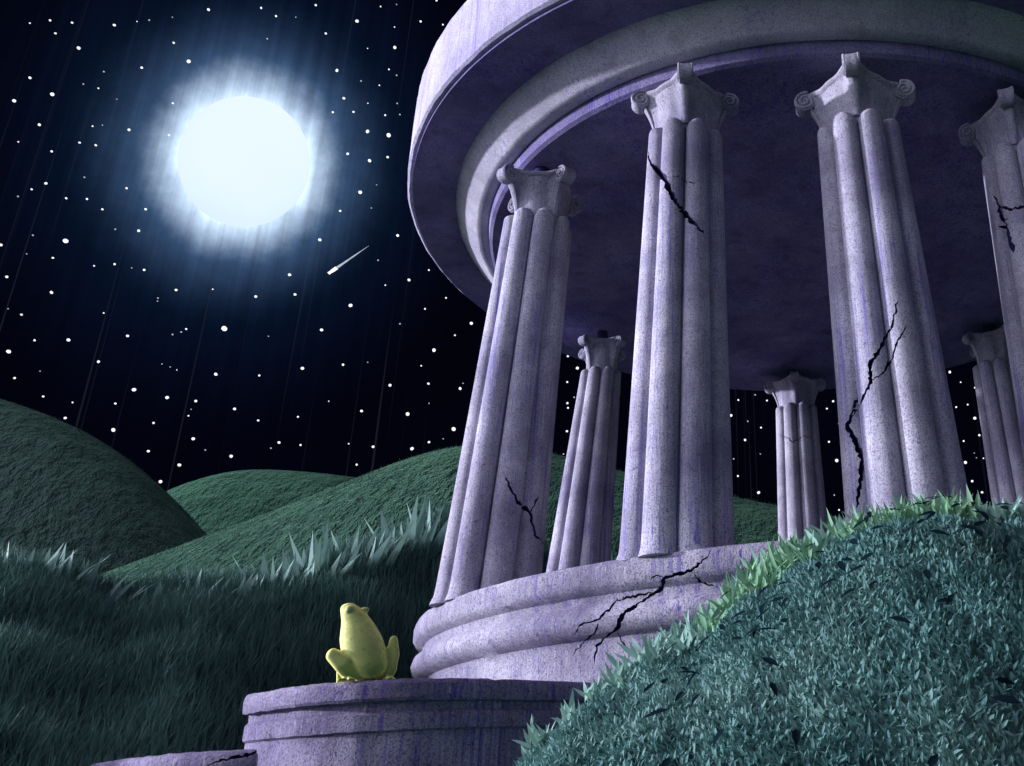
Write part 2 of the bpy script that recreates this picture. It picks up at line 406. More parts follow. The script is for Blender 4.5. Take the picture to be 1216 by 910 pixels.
# the two broad steps in front: gently bowed fronts, straight left ends
def step_mesh(front, z1, z0, back, xr, seed, nose=.0):
    r = np.random.default_rng(seed)
    pts = [(p.x, p.y) for p in front] ; pts += [(xr, pts[-1][1] - .1)]
    d = np.array(pts); L = np.concatenate([[0], np.cumsum(np.hypot(*np.diff(d, axis=0).T))])
    u = np.linspace(0, L[-1], 150); fx = np.interp(u, L, d[:, 0]); fy_ = np.interp(u, L, d[:, 1])
    ker = np.hanning(41); ker /= ker.sum(); fy_ = np.convolve(np.pad(fy_, 20, mode='reflect', reflect_type='odd'), ker, 'valid')
    H = z1 - z0
    prof = [(-.035, 0), (-.008, -.006), (.010, -.022), (.014, -.045), (.014, -.085), (.004, -.098), (-.05, -.102), (-.052, -.135), (-.025, -.15), (-.025, -.20), (-.03, -.22), (-.055, -.23), (-.055, -.9 * H), (-.055, -H)]
    prof = [(0 + back, -H), (back, 0), (.5, 0)] + [(-p[0], p[1]) for p in prof]
    V = np.empty((150, len(prof), 3)); chip = np.zeros(150)
    for c_ in r.integers(0, 150, 9): chip += np.exp(-((np.arange(150) - c_) / r.uniform(.5, 1.6)) ** 2) * r.uniform(.006, .022)
    for j, (dy, dz) in enumerate(prof):
        edge = 1 if 2 < j else 0
        V[:, j, 0] = fx; V[:, j, 1] = (fy_ + dy + edge * (r.normal(0, .0015, 150) - chip)) if j > 1 else np.full(150, 0) + back + 4.2
        V[:, j, 2] = z1 + dz + edge * (r.normal(0, .0012, 150) + .003 * np.sin(fx * 4 + seed) - (chip * .5 if j < 6 else 0))
    k = len(prof); idx = np.arange(150 * k).reshape(150, k)
    q = [tuple(x) for x in np.stack([idx[:-1], np.roll(idx[:-1], -1, 1), np.roll(idx[1:], -1, 1), idx[1:]], -1).reshape(-1, 4)]
    q += [tuple(idx[0][::-1]), tuple(idx[-1])]
    me = mesh('step', V.reshape(-1, 3), q)
    bm = bmesh.new(); bm.from_mesh(me); bmesh.ops.recalc_face_normals(bm, faces=bm.faces); bm.to_mesh(me); bm.free()
    return me
ZS2, ZS3 = .45, .195
up_front = [atz(x, y, ZS2) for x, y in ((293, 824), (356, 811), (401, 805), (477, 803), (562, 805), (660, 809), (760, 813))]
lo_front = [atz(x, y, ZS3) for x, y in ((108, 906), (184, 896), (280, 888), (380, 886), (480, 886))]
M['step'] = stone('step_stone', (.42, .39, .47), (.11, .09, .17), (.07, .04, .32), 1.0, .7)
upper = part('step', step_mesh(up_front, ZS2, -.3, 3.2, 2.6, 1), [M['step'], M['crack']], deg=28)
lower = part('step', step_mesh(lo_front, ZS3, -.3, 1.0, 2.6, 2), [M['step'], M['crack']], deg=28)
carve(lower, [([(338, 889), (318, 891), (300, 895), (285, 899), (262, 903), (244, 912)], .010, .05)])

# ---- columns
def shaft_mesh(base, top, rb, rt, rot, zcap):
    NS, nl = 14, 8; n = NS * nl
    H = 1.0
    zs = np.concatenate([np.linspace(0, .9, 46), np.linspace(.9, 1.0, 26)[1:], [1.012, 1.03]])
    th = np.arange(n) / n * 2 * PI
    tl = ((th / (2 * PI) * nl) % 1) * 2 - 1                        # lobe coordinate
    lob = np.sqrt(np.clip(1 - tl ** 2 * .985, 0, 1))
    Ln = zcap - ZB; V = []
    for z in zs:
        R = rb + (rt - rb) * (z ** .9) - .012 * math.sin(PI * z) * 0
        ztop = 1 - .045 * (1 - lob)
        k = np.clip((ztop - z) * Ln / .05, 0, 1); k = np.sqrt(k * (2 - k))
        foot = 1 + .06 * max(0, 1 - z / .03) ** 2
        r = R * (.73 + .27 * lob * k) * foot
        c = base.lerp(top, z)
        V.append(np.stack([c.x + r * np.cos(th + rot), c.y + r * np.sin(th + rot), np.full(n, ZB - .02 + (Ln + .02) * z)], -1))
    V = np.array(V); m_ = len(zs); idx = np.arange(m_ * n).reshape(m_, n)
    q = np.stack([idx[:-1], np.roll(idx[:-1], -1, 1), np.roll(idx[1:], -1, 1), idx[1:]], -1).reshape(-1, 4)
    return mesh('shaft', V.reshape(-1, 3), [tuple(x) for x in q] + [tuple(idx[0][::-1]), tuple(idx[-1])])

def capital_mesh(R, H):
    """four-armed scroll capital, arm 0 along +x; z=0 at its foot"""
    V, Fc = [], []
    n = 144; th = np.arange(n) / n * 2 * PI; arm = np.abs(np.cos(2 * th)) ** 12
    rows = []
    for s in np.linspace(0, 1, 16):
        r = R * (.76 + .06 * s + .36 * (s ** 1.9) * arm - .06 * math.sin(PI * s) * (1 - arm))
        z = H * (.74 * s) + H * .06 * s * arm
        rows.append(np.stack([r * np.cos(th), r * np.sin(th), z * np.ones(n)], -1))
    # abacus: concave lip, set a little proud
    ab = np.abs(np.cos(2 * th)) ** 5
    for r_, z_ in ((.80, .76), (.86, .78), (.88, .81), (.86, .84), (.76, .86)):
        r = R * (r_ + .29 * ab); rows.append(np.stack([r * np.cos(th), r * np.sin(th), np.full(n, z_ * H) + H * .05 * ab], -1))
    for r_, z_ in ((.30, .88), (.24, (ZC + .004 - ZT + .10) / H)):
        rows.append(np.stack([R * r_ * np.cos(th), R * r_ * np.sin(th), np.full(n, z_ * H)], -1))
    rows = np.array(rows); m_ = len(rows); idx = np.arange(m_ * n).reshape(m_, n)
    V = [tuple(x) for x in rows.reshape(-1, 3)]
    Fc = [tuple(x) for x in np.stack([idx[:-1], np.roll(idx[:-1], -1, 1), np.roll(idx[1:], -1, 1), idx[1:]], -1).reshape(-1, 4)]
    Fc += [tuple(idx[0][::-1]), tuple(idx[-1])]
    def addgrid(G, wrap=True, cap=False):
        b0 = len(V); a, b = G.shape[:2]; V.extend(tuple(x) for x in G.reshape(-1, 3)); id_ = b0 + np.arange(a * b).reshape(a, b)
        Fc.extend(tuple(x) for x in np.stack([id_[:-1], np.roll(id_[:-1], -1, 1), np.roll(id_[1:], -1, 1), id_[1:]], -1).reshape(-1, 4))
        if cap: Fc.append(tuple(id_[0][::-1])); Fc.append(tuple(id_[-1]))
    vr, hw = .26 * R, .165 * R
    for k in range(4):
        ca, sa = math.cos(k * PI / 2), math.sin(k * PI / 2)
        def tr(P): return np.stack([P[..., 0] * ca - P[..., 1] * sa, P[..., 0] * sa + P[..., 1] * ca, P[..., 2]], -1)
        c = np.array([R * 1.19, 0, H * .76])
        # drum of the scroll, axis along y, waisted in the middle
        t_ = np.arange(28) / 28 * 2 * PI; ds = []
        for y, f in ((-1, .2), (-1, .86), (-.93, .97), (-.75, 1), (-.3, .97), (0, .96), (.3, .97), (.75, 1), (.93, .97), (1, .86), (1, .2)):
            ds.append(np.stack([c[0] + vr * f * np.cos(t_), np.full(28, y * hw), c[2] + vr * f * np.sin(t_)], -1))
        addgrid(tr(np.array(ds)), cap=True)
        # raised spiral fillet on both ends
        for sgn in (-1, 1):
            tt = np.linspace(0, 2.1 * 2 * PI, 60); rr = vr * (.95 - .80 * tt / tt[-1]); rad = vr * .17
            G = []
            for a_, r_ in zip(tt, rr):
                ang = 1.9 - a_
                o = np.array([c[0] + r_ * math.cos(ang), sgn * hw, c[2] + r_ * math.sin(ang)]); rd = np.array([math.cos(ang), 0, math.sin(ang)])
                G.append([o + rd * rad * math.cos(w) + np.array([0, sgn, 0]) * rad * math.sin(w) * 1.1 for w in np.arange(6) / 6 * 2 * PI])
            addgrid(tr(np.array(G)), cap=True)
        # stem rib climbing from the groove to the scroll
        G = []
        for s in np.linspace(0, 1, 10):
            o = np.array([R * (.80 + .35 * s ** 2), 0, H * (.10 + .62 * s)]); wd = R * (.07 + .06 * s)
            G.append([o + np.array([.5 * wd * math.cos(w), wd * math.sin(w), 0]) for w in np.arange(10) / 10 * 2 * PI])
        addgrid(tr(np.array(G)), cap=True)
    me = mesh('capital', V, Fc)
    for p_ in me.polygons:
        if p_.center.z > H * .885 and p_.center.xy.length < .5 * R: p_.material_index = 1  # peg coloured near black to pass for shade under the ceiling
    bm = bmesh.new(); bm.from_mesh(me); bmesh.ops.recalc_face_normals(bm, faces=bm.faces); bm.to_mesh(me); bm.free(); return me

def cpos(deg, r): return Vector((TC.x + r * math.cos(math.radians(deg)), TC.y + r * math.sin(math.radians(deg)), 0))
COLS = [  # angle, radius, size, capital turn, base shift, top shift, label, cracks
    (221.3, 3.23, 1.00, 34, (-.10, .02), (.10, .0), 'leftmost leaning column with a dark branching crack low on its shaft',
     [([(600, 566), (606, 580), (613, 593), (629, 609), (632, 622), (635, 635), (643, 641), (651, 650)], .016, .07), ([(629, 609), (635, 600), (640, 588)], .011, .05)]),
    (252.5, 3.28, 1.00, 0, (-.03, 0), (.04, 0), 'column with a long dark split slanting across its upper shaft',
     [([(768, 176), (773, 195), (790, 214), (803, 241), (819, 260), (836, 278)], .024, .09), ([(790, 211), (806, 209), (816, 218), (836, 214)], .007, .03)]),
    (277.3, 3.09, 1.14, 0, (.03, 0), (-.06, 0), 'thickest column with a forked crack rising up its shaft',
     [([(1066, 357), (1060, 385), (1046, 413), (1033, 433), (1034, 455), (1022, 479), (1004, 507)], .016, .07), ([(1077, 386), (1064, 410), (1061, 425), (1046, 445), (1033, 452)], .012, .06),
      ([(1019, 470), (1012, 490), (1006, 508), (1014, 520), (1024, 545), (1022, 570), (1017, 604)], .020, .09)]),
    (157.9, 2.82, .86, 45, (-.16, 0), (.08, 0), 'thin far column half hidden between the two front left columns', []),
    (96.7, 2.62, 1.02, 0, (0, 0), (0, 0), 'short looking far column with a fine crack across its upper flutes',
     [([(925, 516), (934, 520), (942, 526), (955, 517), (968, 524)], .010, .05)]),
    (34.6, 2.72, .98, 38, (0, 0), (-.1, 0), None, []),
    (302.0, 3.12, 1.05, 0, (0, 0), (-.05, 0), 'column cut by the right edge with a chipped notch below its capital',
     [([(1180, 232), (1188, 246), (1200, 249), (1216, 246), (1240, 250)], .014, .07), ([(1186, 246), (1192, 262), (1199, 285), (1204, 300)], .035, .10)]),
]
CAPM = {}
for deg, r, k, turn, bs_, ts_, lab, cr in COLS:
    b = cpos(deg, r) + Vector((bs_[0], bs_[1], 0)); tp = cpos(deg, r) + Vector((ts_[0], ts_[1], 0))
    rot = math.atan2(-tp.y, -tp.x) + math.radians(turn)
    rb, rt = (.365 if deg != 157.9 else .46) * k, .278 * k
    zc = ZT
    o = part('column', shaft_mesh(b, tp, rb, rt, rot, zc), [M['marble'], M['crack']], deg=50)
    if lab: o['label'] = lab
    if cr: carve(o, cr)
    hh = .53
    if k not in CAPM: CAPM[k] = capital_mesh(rt * 1.0, hh)
    c = link('capital', CAPM[k], [] if len(CAPM[k].materials) else [M['marble'], M['crack']]); c.parent = o
    sharp(c, 50)
    c.matrix_parent_inverse = Matrix.Translation(-Vector(temple.location)) @ Matrix.Translation(Vector(temple.location))
    c.location = (tp.x, tp.y, zc - .10 - .001); c.rotation_euler = (0, 0, rot)

# ------------------------------------------------------------------ the frog
FB = atz(425, 807, ZS2); FS = FB.length / F * (120 / 910) * .97       # metres per unit of the frog's own drawing
def fp(x, y, d=0): return Vector(((x - 500) * FS, d * FS, (800 - y) * FS))
class Soup:
    def __init__(s): s.v = []; s.f = []
    def ball(s, c, r, rot=0, n=20, m=12):
        b0 = len(s.v); rx, ry, rz = (r, r, r) if isinstance(r, (int, float)) else r
        for i in range(m + 1):
            p = PI * i / m
            for j in range(n):
                q = 2 * PI * j / n; v = Vector((rx * math.sin(p) * math.cos(q), ry * math.sin(p) * math.sin(q), rz * math.cos(p)))
                v.rotate(Matrix.Rotation(rot, 3, 'Y')); s.v.append(c + v * FS)
        for i in range(m):
            for j in range(n):
                s.f.append((b0 + i * n + j, b0 + i * n + (j + 1) % n, b0 + (i + 1) * n + (j + 1) % n, b0 + (i + 1) * n + j))
    def chain(s, pts, k=9):
        for (a, ra), (b, rb) in zip(pts, pts[1:]):
            for i in range(k): s.ball(a.lerp(b, i / k), ra + (rb - ra) * i / k, n=12, m=8)
        s.ball(pts[-1][0], pts[-1][1], n=12, m=8)
S = Soup()
lv = [(745, 505, 118, 120, 10), (690, 500, 158, 150, 15), (640, 480, 172, 160, 25), (590, 455, 186, 165, 35), (540, 438, 188, 165, 45), (490, 422, 186, 160, 60), (440, 408, 176, 150, 75), (390, 393, 160, 138, 90),
      (340, 376, 142, 122, 105), (300, 358, 126, 110, 115), (260, 336, 112, 98, 125), (225, 312, 94, 86, 135), (200, 290, 76, 74, 142)]
lva = np.array(sorted(lv)); 
for y in np.arange(200, 746, 11.):
    c, w, d, dy = (float(np.interp(y, lva[:, 0], lva[:, k])) for k in (1, 2, 3, 4))
    S.ball(fp(c - 26 * (745 - y) / 545, y, dy), (w, d, 34 + w * .16), n=32, m=14)
S.ball(fp(276, 228, 75), (48, 40, 44)); S.ball(fp(396, 218, 110), (34, 34, 30))                  # eye mounds
# hind legs folded beside the body
S.chain([(fp(430, 745, -10), 62), (fp(300, 660, -30), 66), (fp(185, 592, -10), 55)]); S.chain([(fp(175, 598, -10), 48), (fp(255, 690, -40), 42), (fp(325, 775, -40), 30)])
S.chain([(fp(325, 775, -40), 26), (fp(300, 792, -80), 18), (fp(260, 794, -110), 14)]); S.chain([(fp(330, 782, -50), 22), (fp(345, 793, -120), 14)]); S.chain([(fp(330, 782, -50), 20), (fp(385, 793, -105), 14)])
S.chain([(fp(590, 735, 10), 60), (fp(655, 620, 20), 46), (fp(672, 470, 30), 38)]); S.chain([(fp(676, 475, 30), 36), (fp(702, 590, 0), 36), (fp(690, 720, -20), 36), (fp(668, 775, -30), 30)])
S.chain([(fp(668, 775, -30), 24), (fp(700, 792, -80), 16), (fp(716, 794, -100), 13)]); S.chain([(fp(668, 780, -30), 22), (fp(660, 793, -110), 14)]); S.chain([(fp(668, 780, -30), 20), (fp(625, 793, -95), 13)])
# fore legs propped in front (they show only from the side)
for x0, x1 in ((300, 250), (520, 580)):
    S.chain([(fp(x0 + 20, 480, 190), 46), (fp(x1, 620, 250), 36), (fp(x1 + 10, 780, 260), 26)]); S.chain([(fp(x1 + 10, 786, 260), 20), (fp(x1 - 20, 793, 320), 13)]); S.chain([(fp(x1 + 10, 786, 260), 20), (fp(x1 + 45, 793, 315), 13)])
me = mesh('frog_raw', S.v, S.f); tmp = link('frog_raw', me)
md = tmp.modifiers.new('r', 'REMESH'); md.mode = 'VOXEL'; md.voxel_size = 9 * FS
ms = tmp.modifiers.new('s', 'SMOOTH'); ms.factor = .5; ms.iterations = 12
bpy.context.view_layer.update(); dg = bpy.context.evaluated_depsgraph_get(); fm = bpy.data.meshes.new_from_object(tmp.evaluated_get(dg), depsgraph=dg)
bpy.data.objects.remove(tmp)
m, t, b = new_mat('frog_skin')
P = t.add('ShaderNodeTexCoord').outputs['Object']; nr = t.add('ShaderNodeTexCoord').outputs['Normal']
sx = t.add('ShaderNodeSeparateXYZ'); t.link(nr, sx.inputs[0]); po = t.add('ShaderNodeSeparateXYZ'); t.link(P, po.inputs[0])
n1 = t.noise(P, 30, 4, .6); n2 = t.noise(P, 120, 3, .6)
back = t.math('ADD', t.math('MULTIPLY', sx.outputs['Y'], -1), t.math('MULTIPLY', t.math('SUBTRACT', n1, .5), .5))
f = remap(t, back, .48, .86)
c = t.mix(f, (.92, .88, .24), (.42, .49, .14))
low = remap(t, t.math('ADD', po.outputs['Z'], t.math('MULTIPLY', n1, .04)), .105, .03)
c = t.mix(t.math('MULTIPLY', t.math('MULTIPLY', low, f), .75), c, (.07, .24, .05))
c = t.mix(t.math('MULTIPLY', remap(t, n2, .52, .7), .5), c, (.36, .36, .14))
c = t.mix(t.math('MULTIPLY', remap(t, t.noise(P, 55, 3, .6), .6, .7), .5), c, (.10, .13, .04))
t.link(c, b.inputs['Base Color']); b.inputs['Roughness'].default_value = .7; b.inputs['Specular IOR Level'].default_value = .25
bp = t.add('ShaderNodeBump', i_Strength=.3, i_Distance=.0025); t.link(n2, bp.inputs['Height']); t.link(bp.outputs[0], b.inputs['Normal'])
b.inputs['Subsurface Weight'].default_value = .15; b.inputs['Subsurface Radius'].default_value = (.02, .02, .005); b.inputs['Subsurface Scale'].default_value = .5
M['frog'] = m
frog = link('frog', fm, [M['frog']]); frog.location = (FB.x + .015, FB.y + .07, ZS2 - .004)
frog.rotation_euler = (0, 0, math.radians(26)); frog.scale = (.9, .95, 1)
tag(frog, 'yellow green frog sitting upright on the stone step with its back turned', 'frog')
m, t, b = new_mat('frog_eye'); b.inputs['Base Color'].default_value = (.34, .42, .20, 1); b.inputs['Roughness'].default_value = .15; M['eye'] = m
for c_, r_ in ((fp(268, 226, 52), 33), (fp(412, 212, 106), 22)):
    s_ = Soup(); s_.ball(Vector((0, 0, 0)), r_); e = link('eye', mesh('eye', s_.v, s_.f), [M['eye']]); e.parent = frog; e.location = c_

# ------------------------------------------------------------------ the bush
cr = [slope(*p) for p in ((590, 960), (622, 925), (655, 885), (697, 835), (740, 775), (800, 735), (850, 705), (900, 672), (930, 655), (1000, 632), (1060, 618), (1110, 612), (1160, 616), (1216, 606))]
ca = np.array([c[0] for c in cr] + [.36, .55, .75, .95]); cz = np.array([c[1] - (.022 if -.27 < c[0] < -.1 else 0) for c in cr] + [.255, .24, .17, -.06])
YB = 3.55
def bush_pt(u, v):
    """u: direction x/y ; v: 0 at the crest .. 1 at the front foot, negative behind"""
    zc = np.interp(u, ca, cz) * YB - .045
    y = YB - v * 1.45
    fall = np.where(v > 0, 1 - np.clip(v, 0, 1) ** 1.7, 1 - np.clip(-v, 0, 1) ** 2)
    x = u * (YB - .30 * v * 1.45)
    lump = .11 * fnoise(x, y, 3.6, 31) + .04 * fnoise(x, y, 9, 32)
    z = -.27 + (zc + .27) * fall + lump * np.clip(v * 5, 0, 1) * fall
    y = y - .25 * lump * np.clip(v * 3, 0, 1)
    return np.stack([x, y, z], -1)
bush = empty('leafy_bush', (.5, 3.0, -.25)); tag(bush, 'large rounded teal bush covering the right foreground in front of the temple', 'bush')
def under(o, p):
    o.parent = p; o.matrix_parent_inverse = Matrix.Translation(-Vector(p.location)); return o
def leaves(base, direc, nrm, L, W, curl):
    n_ = len(base); d = direc / np.linalg.norm(direc, axis=1, keepdims=True); sd = np.cross(d, nrm); sd /= np.linalg.norm(sd, axis=1, keepdims=True) + 1e-9; nn = np.cross(sd, d)
    pr = ((0, 0), (.28, .42), (.62, .40), (1, 0)); co = []
    for tt, w in pr:
        c_ = base + d * (L * tt)[:, None] + nn * (L * curl * (tt * tt))[:, None]
        co += [c_ - sd * (W * w)[:, None] + nn * (W * .25 * w)[:, None], c_ + nn * 0, c_ + sd * (W * w)[:, None] + nn * (W * .25 * w)[:, None]]
    co = np.stack(co, 1); b0 = np.arange(n_)[:, None] * 12; q = []
    for i in range(3):
        for j in range(2): q.append(b0 + np.array([3 * i + j, 3 * i + j + 1, 3 * i + 4 + j, 3 * i + 3 + j]))
    return co.reshape(-1, 3), np.stack(q, 1).reshape(-1, 4)
uu, vv = np.meshgrid(np.linspace(-.42, .95, 150), np.linspace(-.9, 1, 80), indexing='ij')
G = bush_pt(uu, vv); G[..., 2] -= .05; G[..., 1] += .05
hull_q = np.arange(G.shape[0] * G.shape[1]).reshape(G.shape[:2]); hq = np.stack([hull_q[:-1, :-1], hull_q[1:, :-1], hull_q[1:, 1:], hull_q[:-1, 1:]], -1).reshape(-1, 4)
n = 170000
u = rng.uniform(-.40, .62, n); v = rng.uniform(-.25, 1, n)
P0 = bush_pt(u, v); e_ = 1e-3
du = bush_pt(u + e_, v) - P0; dv = bush_pt(u, v + e_) - P0; N = np.cross(dv, du); N /= np.linalg.norm(N, axis=1, keepdims=True) + 1e-12
N[N[:, 2] < -.2] *= -1
dirv = N * .35 + np.stack([rng.normal(-.25, .5, n), rng.normal(-.15, .4, n), rng.uniform(.1, 1.1, n)], -1)
nr_ = N + rng.normal(0, .22, (n, 3))
lc, lq = leaves(P0 - N * rng.uniform(0, .04, n)[:, None], dirv, nr_, rng.uniform(.016, .037, n), rng.uniform(.006, .012, n), rng.normal(-.15, .25, n))
# the sparse dark leaves lying on the outside
nd = 110
ud = rng.uniform(-.16, .26, nd); vd = np.concatenate([rng.uniform(.15, .95, 60), np.clip(.35 + .9 * (.1 - ud[60:]) + rng.normal(0, .1, nd - 60), .12, .97)])
P1 = bush_pt(ud, vd); du = bush_pt(ud + e_, vd) - P1; dv = bush_pt(ud, vd + e_) - P1; Nd = np.cross(dv, du); Nd /= np.linalg.norm(Nd, axis=1, keepdims=True); Nd[Nd[:, 1] > 0] *= -1
dd = np.stack([rng.normal(.1, .6, nd), np.zeros(nd), rng.normal(-.4, .7, nd)], -1); dd -= Nd * (dd * Nd).sum(1, keepdims=True)
dc, dq = leaves(P1 + Nd * .075, dd, Nd, rng.uniform(.045, .08, nd), rng.uniform(.018, .028, nd), rng.normal(-.1, .1, nd))
co = np.concatenate([G.reshape(-1, 3), lc, dc]); q = np.concatenate([hq, lq + G.size // 3, dq + G.size // 3 + len(lc)])
mi = np.concatenate([np.zeros(len(hq)), np.zeros(len(lq)), np.ones(len(dq))])
fo = under(link('foliage', bulk('foliage', co, q, mi), [M['leaf'], M['darkleaf']]), bush)
# upright leaf sprigs along the crest
SPR = [(650, 872, 0), (680, 845, 0), (712, 808, 0), (745, 772, 0), (772, 755, 0), (800, 738, 0), (826, 720, 0), (848, 703, 1), (866, 692, 1), (884, 682, 1), (905, 668, 1), (925, 655, 1), (945, 645, 1), (968, 640, 1), (992, 634, 1),
       (1018, 634, 1), (1042, 628, 1), (1066, 616, 1), (1090, 606, 1), (1112, 602, 1), (1134, 606, 1), (1158, 618, 0), (1184, 614, 0), (1208, 606, 0)]
SPR2 = [(x + d_, y, g_, v_) for (x, y, g_) in SPR for d_, v_ in ((-6, .02), (5, .08), (10, .17))]
for k, (px, py, g_, v_) in enumerate(SPR2):
    r = np.random.default_rng(300 + k)
    a0, _ = slope(px + r.uniform(-6, 6), py); p = bush_pt(np.array([a0]), np.array([v_ + r.uniform(-.02, .03)]))[0]; p[2] += .01
    nb = 13; dr = np.stack([r.normal(-.1, .45, nb), r.normal(-.1, .4, nb), r.uniform(.45, 1, nb)], -1)
    c_, q_ = leaves(r.normal(0, .016, (nb, 3)) * (1.3, 1, .4), dr, np.tile([[0., -1, .2]], (nb, 1)) + r.normal(0, .5, (nb, 3)), r.uniform(.05, .125, nb) * (1.05 if g_ else .85), r.uniform(.013, .024, nb), r.normal(-.15, .25, nb))
    # a short woody base joins the leaves of a sprig
    b_ = np.array([[.012 * math.cos(w), .012 * math.sin(w), h] for h in (-.05, .012) for w in np.arange(6) * PI / 3]); o_ = len(c_)
    q_ = np.concatenate([q_, np.array([[j, (j + 1) % 6, 6 + (j + 1) % 6, 6 + j] for j in range(6)]) + o_]); c_ = np.concatenate([c_, b_])
    o = link('sprig', bulk('sprig', c_, q_), [M['sprig'] if g_ and r.random() < .75 else M['tuft']]); o.location = p; under(o, bush)
for k in range(7):
    x0, y0 = -.2 + k * .25, 2.9 + .3 * math.sin(k * 2.3); V_, F_ = [], []
    for i in range(6):
        h = i / 5; r = .022 * (1 - .6 * h)
        for j in range(6): V_.append((x0 + .18 * h * math.sin(k) + r * math.cos(j * PI / 3), y0 + .15 * h + r * math.sin(j * PI / 3), -.3 + .5 * h))
        if i:
            for j in range(6): F_.append(((i - 1) * 6 + j, (i - 1) * 6 + (j + 1) % 6, i * 6 + (j + 1) % 6, i * 6 + j))
    under(link('stem', mesh('stem', V_, F_), [M['stem']]), bush)

# ------------------------------------------------------------------ moon, stars
MD = ray(292, 193)
moon_D = 1200.; mr = moon_D * 82 / F / math.sqrt(1 + .44) / 1.16
bm = bmesh.new(); bmesh.ops.create_uvsphere(bm, u_segments=64, v_segments=40, radius=1)
me = bpy.data.meshes.new('moon'); bm.to_mesh(me); bm.free()
moon = link('moon', me, [M['moon']]); moon.location = MD * moon_D
e1 = (fw - MD * fw.dot(MD)).normalized(); e2 = MD.cross(e1); mr = moon_D * .0597
moon.rotation_euler = Matrix((e1, e2, MD)).transposed().to_euler(); moon.scale = (mr * .85, mr, mr)
tag(moon, 'huge glowing white full moon with a soft blue halo', 'moon')

S1 = 2.5333
STARS = [(x / S1, y / S1, r / S1) for x, y, r in (
(90,70,3),(151,62,4),(166,100,4),(217,69,4),(237,145,6),(344,76,5),(412,65,2),(449,61,3),(519,52,2),(522,129,4),(627,29,5),(568,185,7),(426,204,5),(312,216,3),(250,253,3),(296,266,3),(90,234,5),(157,284,7),(43,304,7),(118,376,5),(351,299,2),(279,380,3),(308,377,2),(388,391,5),(55,427,3),(156,456,4),(240,430,4),(288,437,4),(254,534,3),(138,552,5),(95,570,4),(54,591,3),(199,596,4),(261,599,4),(381,567,4),(308,630,4),(438,630,5),(347,690,3),(417,695,5),(198,726,9),(99,708,3),(3,737,5),(520,311,4),(508,407,4),(786,25,4),(830,49,4),(890,52,2),(950,16,4),(1145,20,3),(1193,14,2),(1075,64,6),(1187,82,2),(980,101,4),(804,117,3),(1106,146,2),(1187,143,6),(1013,211,6),(1170,209,3),(1193,227,3),(1086,244,3),(1141,257,3),(1034,296,5),(1195,311,3),(1107,311,2),(1063,337,4),(1001,338,4),(1159,347,4),(1203,345,3),(1104,396,7),(1169,407,8),(1046,463,5),(1112,484,6),(1166,473,5),(1084,579,7),(1133,557,2),(1023,635,4),(1117,626,2),(962,722,6),(1196,709,6))]
STARS += [(x / S1, 280 + y / S1, r / S1) for x, y, r in (
(80,55,2),(158,67,4),(283,91,3),(345,86,4),(396,97,2),(434,103,5),(21,124,5),(156,171,6),(530,163,5),(475,188,3),(474,197,2),(640,161,3),(770,183,5),(872,117,6),(887,177,5),(1055,210,7),(1137,74,3),(1159,149,3),(24,220,2),(64,237,4),(312,233,3),(1203,265,3),(104,315,4),(206,314,7),(384,302,5),(25,349,8),(297,379,5),(519,297,3),(545,290,3),(560,281,4),(674,279,10),(808,303,2),(967,283,6),(487,386,2),(512,395,2),(532,404,2),(44,428,4),(120,408,2),(650,417,6),(780,421,4),(910,399,6),(1032,388,5),(1106,381,2),(131,484,4),(218,502,3),(403,464,7),(347,505,4),(503,487,7),(589,498,5),(575,522,2),(567,542,3),(706,521,5),(1173,450,6),(989,498,2),(1088,528,5),(197,548,5),(340,584,7),(462,563,4),(777,556,4),(896,545,4),(581,611,6),(617,645,3),(839,622,5),(815,639,3),(904,630,4),(1049,626,3),(1122,635,5),(445,649,5),(540,690,6),(695,664,6),(1073,689,4),(483,740,7))]
STARS += [(400 + x / 2.275, 160 + y / 2.275, r / 2.275) for x, y, r in ((249,366,3),(195,393,5),(295,441,3),(238,471,3),(319,542,3),(363,510,6),(262,582,6),(228,624,3),(247,673,4),(333,686,5),(341,672,2),(191,755,7),(249,831,4),(287,822,2),(316,796,7),(203,848,6),(249,726,2))]
STARS += [(460 + x / 3.03, y / 3.03, r / 3.03) for x, y, r in ((177,2,5),(120,78,5),(200,90,4))]
GAP = [(500 + x / 3.37, 280 + y / 3.37, r / 3.37) for x, y, r in ((587,482,6),(626,530,8),(585,586,5),(638,606,4),(613,647,4),(587,670,6),(588,689,5),(584,783,6),(570,874,4))]
GAP += [(856 + x / 3.37, 280 + y / 3.37, r / 3.37) for x, y, r in ((70,658,5),(137,637,4),(184,659,5),(41,719,7),(108,743,4),(161,768,5),(97,818,7),(158,873,3),(52,893,4),(450,663,6),(424,692,5),(471,752,3),(433,825,6),(463,900,9),
    (916,547,7),(960,587,4),(1017,608,5),(942,686,5),(988,676,5),(1017,731,8),(1035,799,6),(972,822,5),(1014,870,3),(1023,889,3),(1051,891,4),(978,908,8))]
GAP += [(816 + x / 2.6, 560 + y / 2.6, r / 2.6) for x, y, r in ((156,14,4),(220,65,6),(486,33,6),(454,73,3),(469,119,4),(880,30,5),(910,64,5),(949,60,6),(875,93,3))]
SM = []
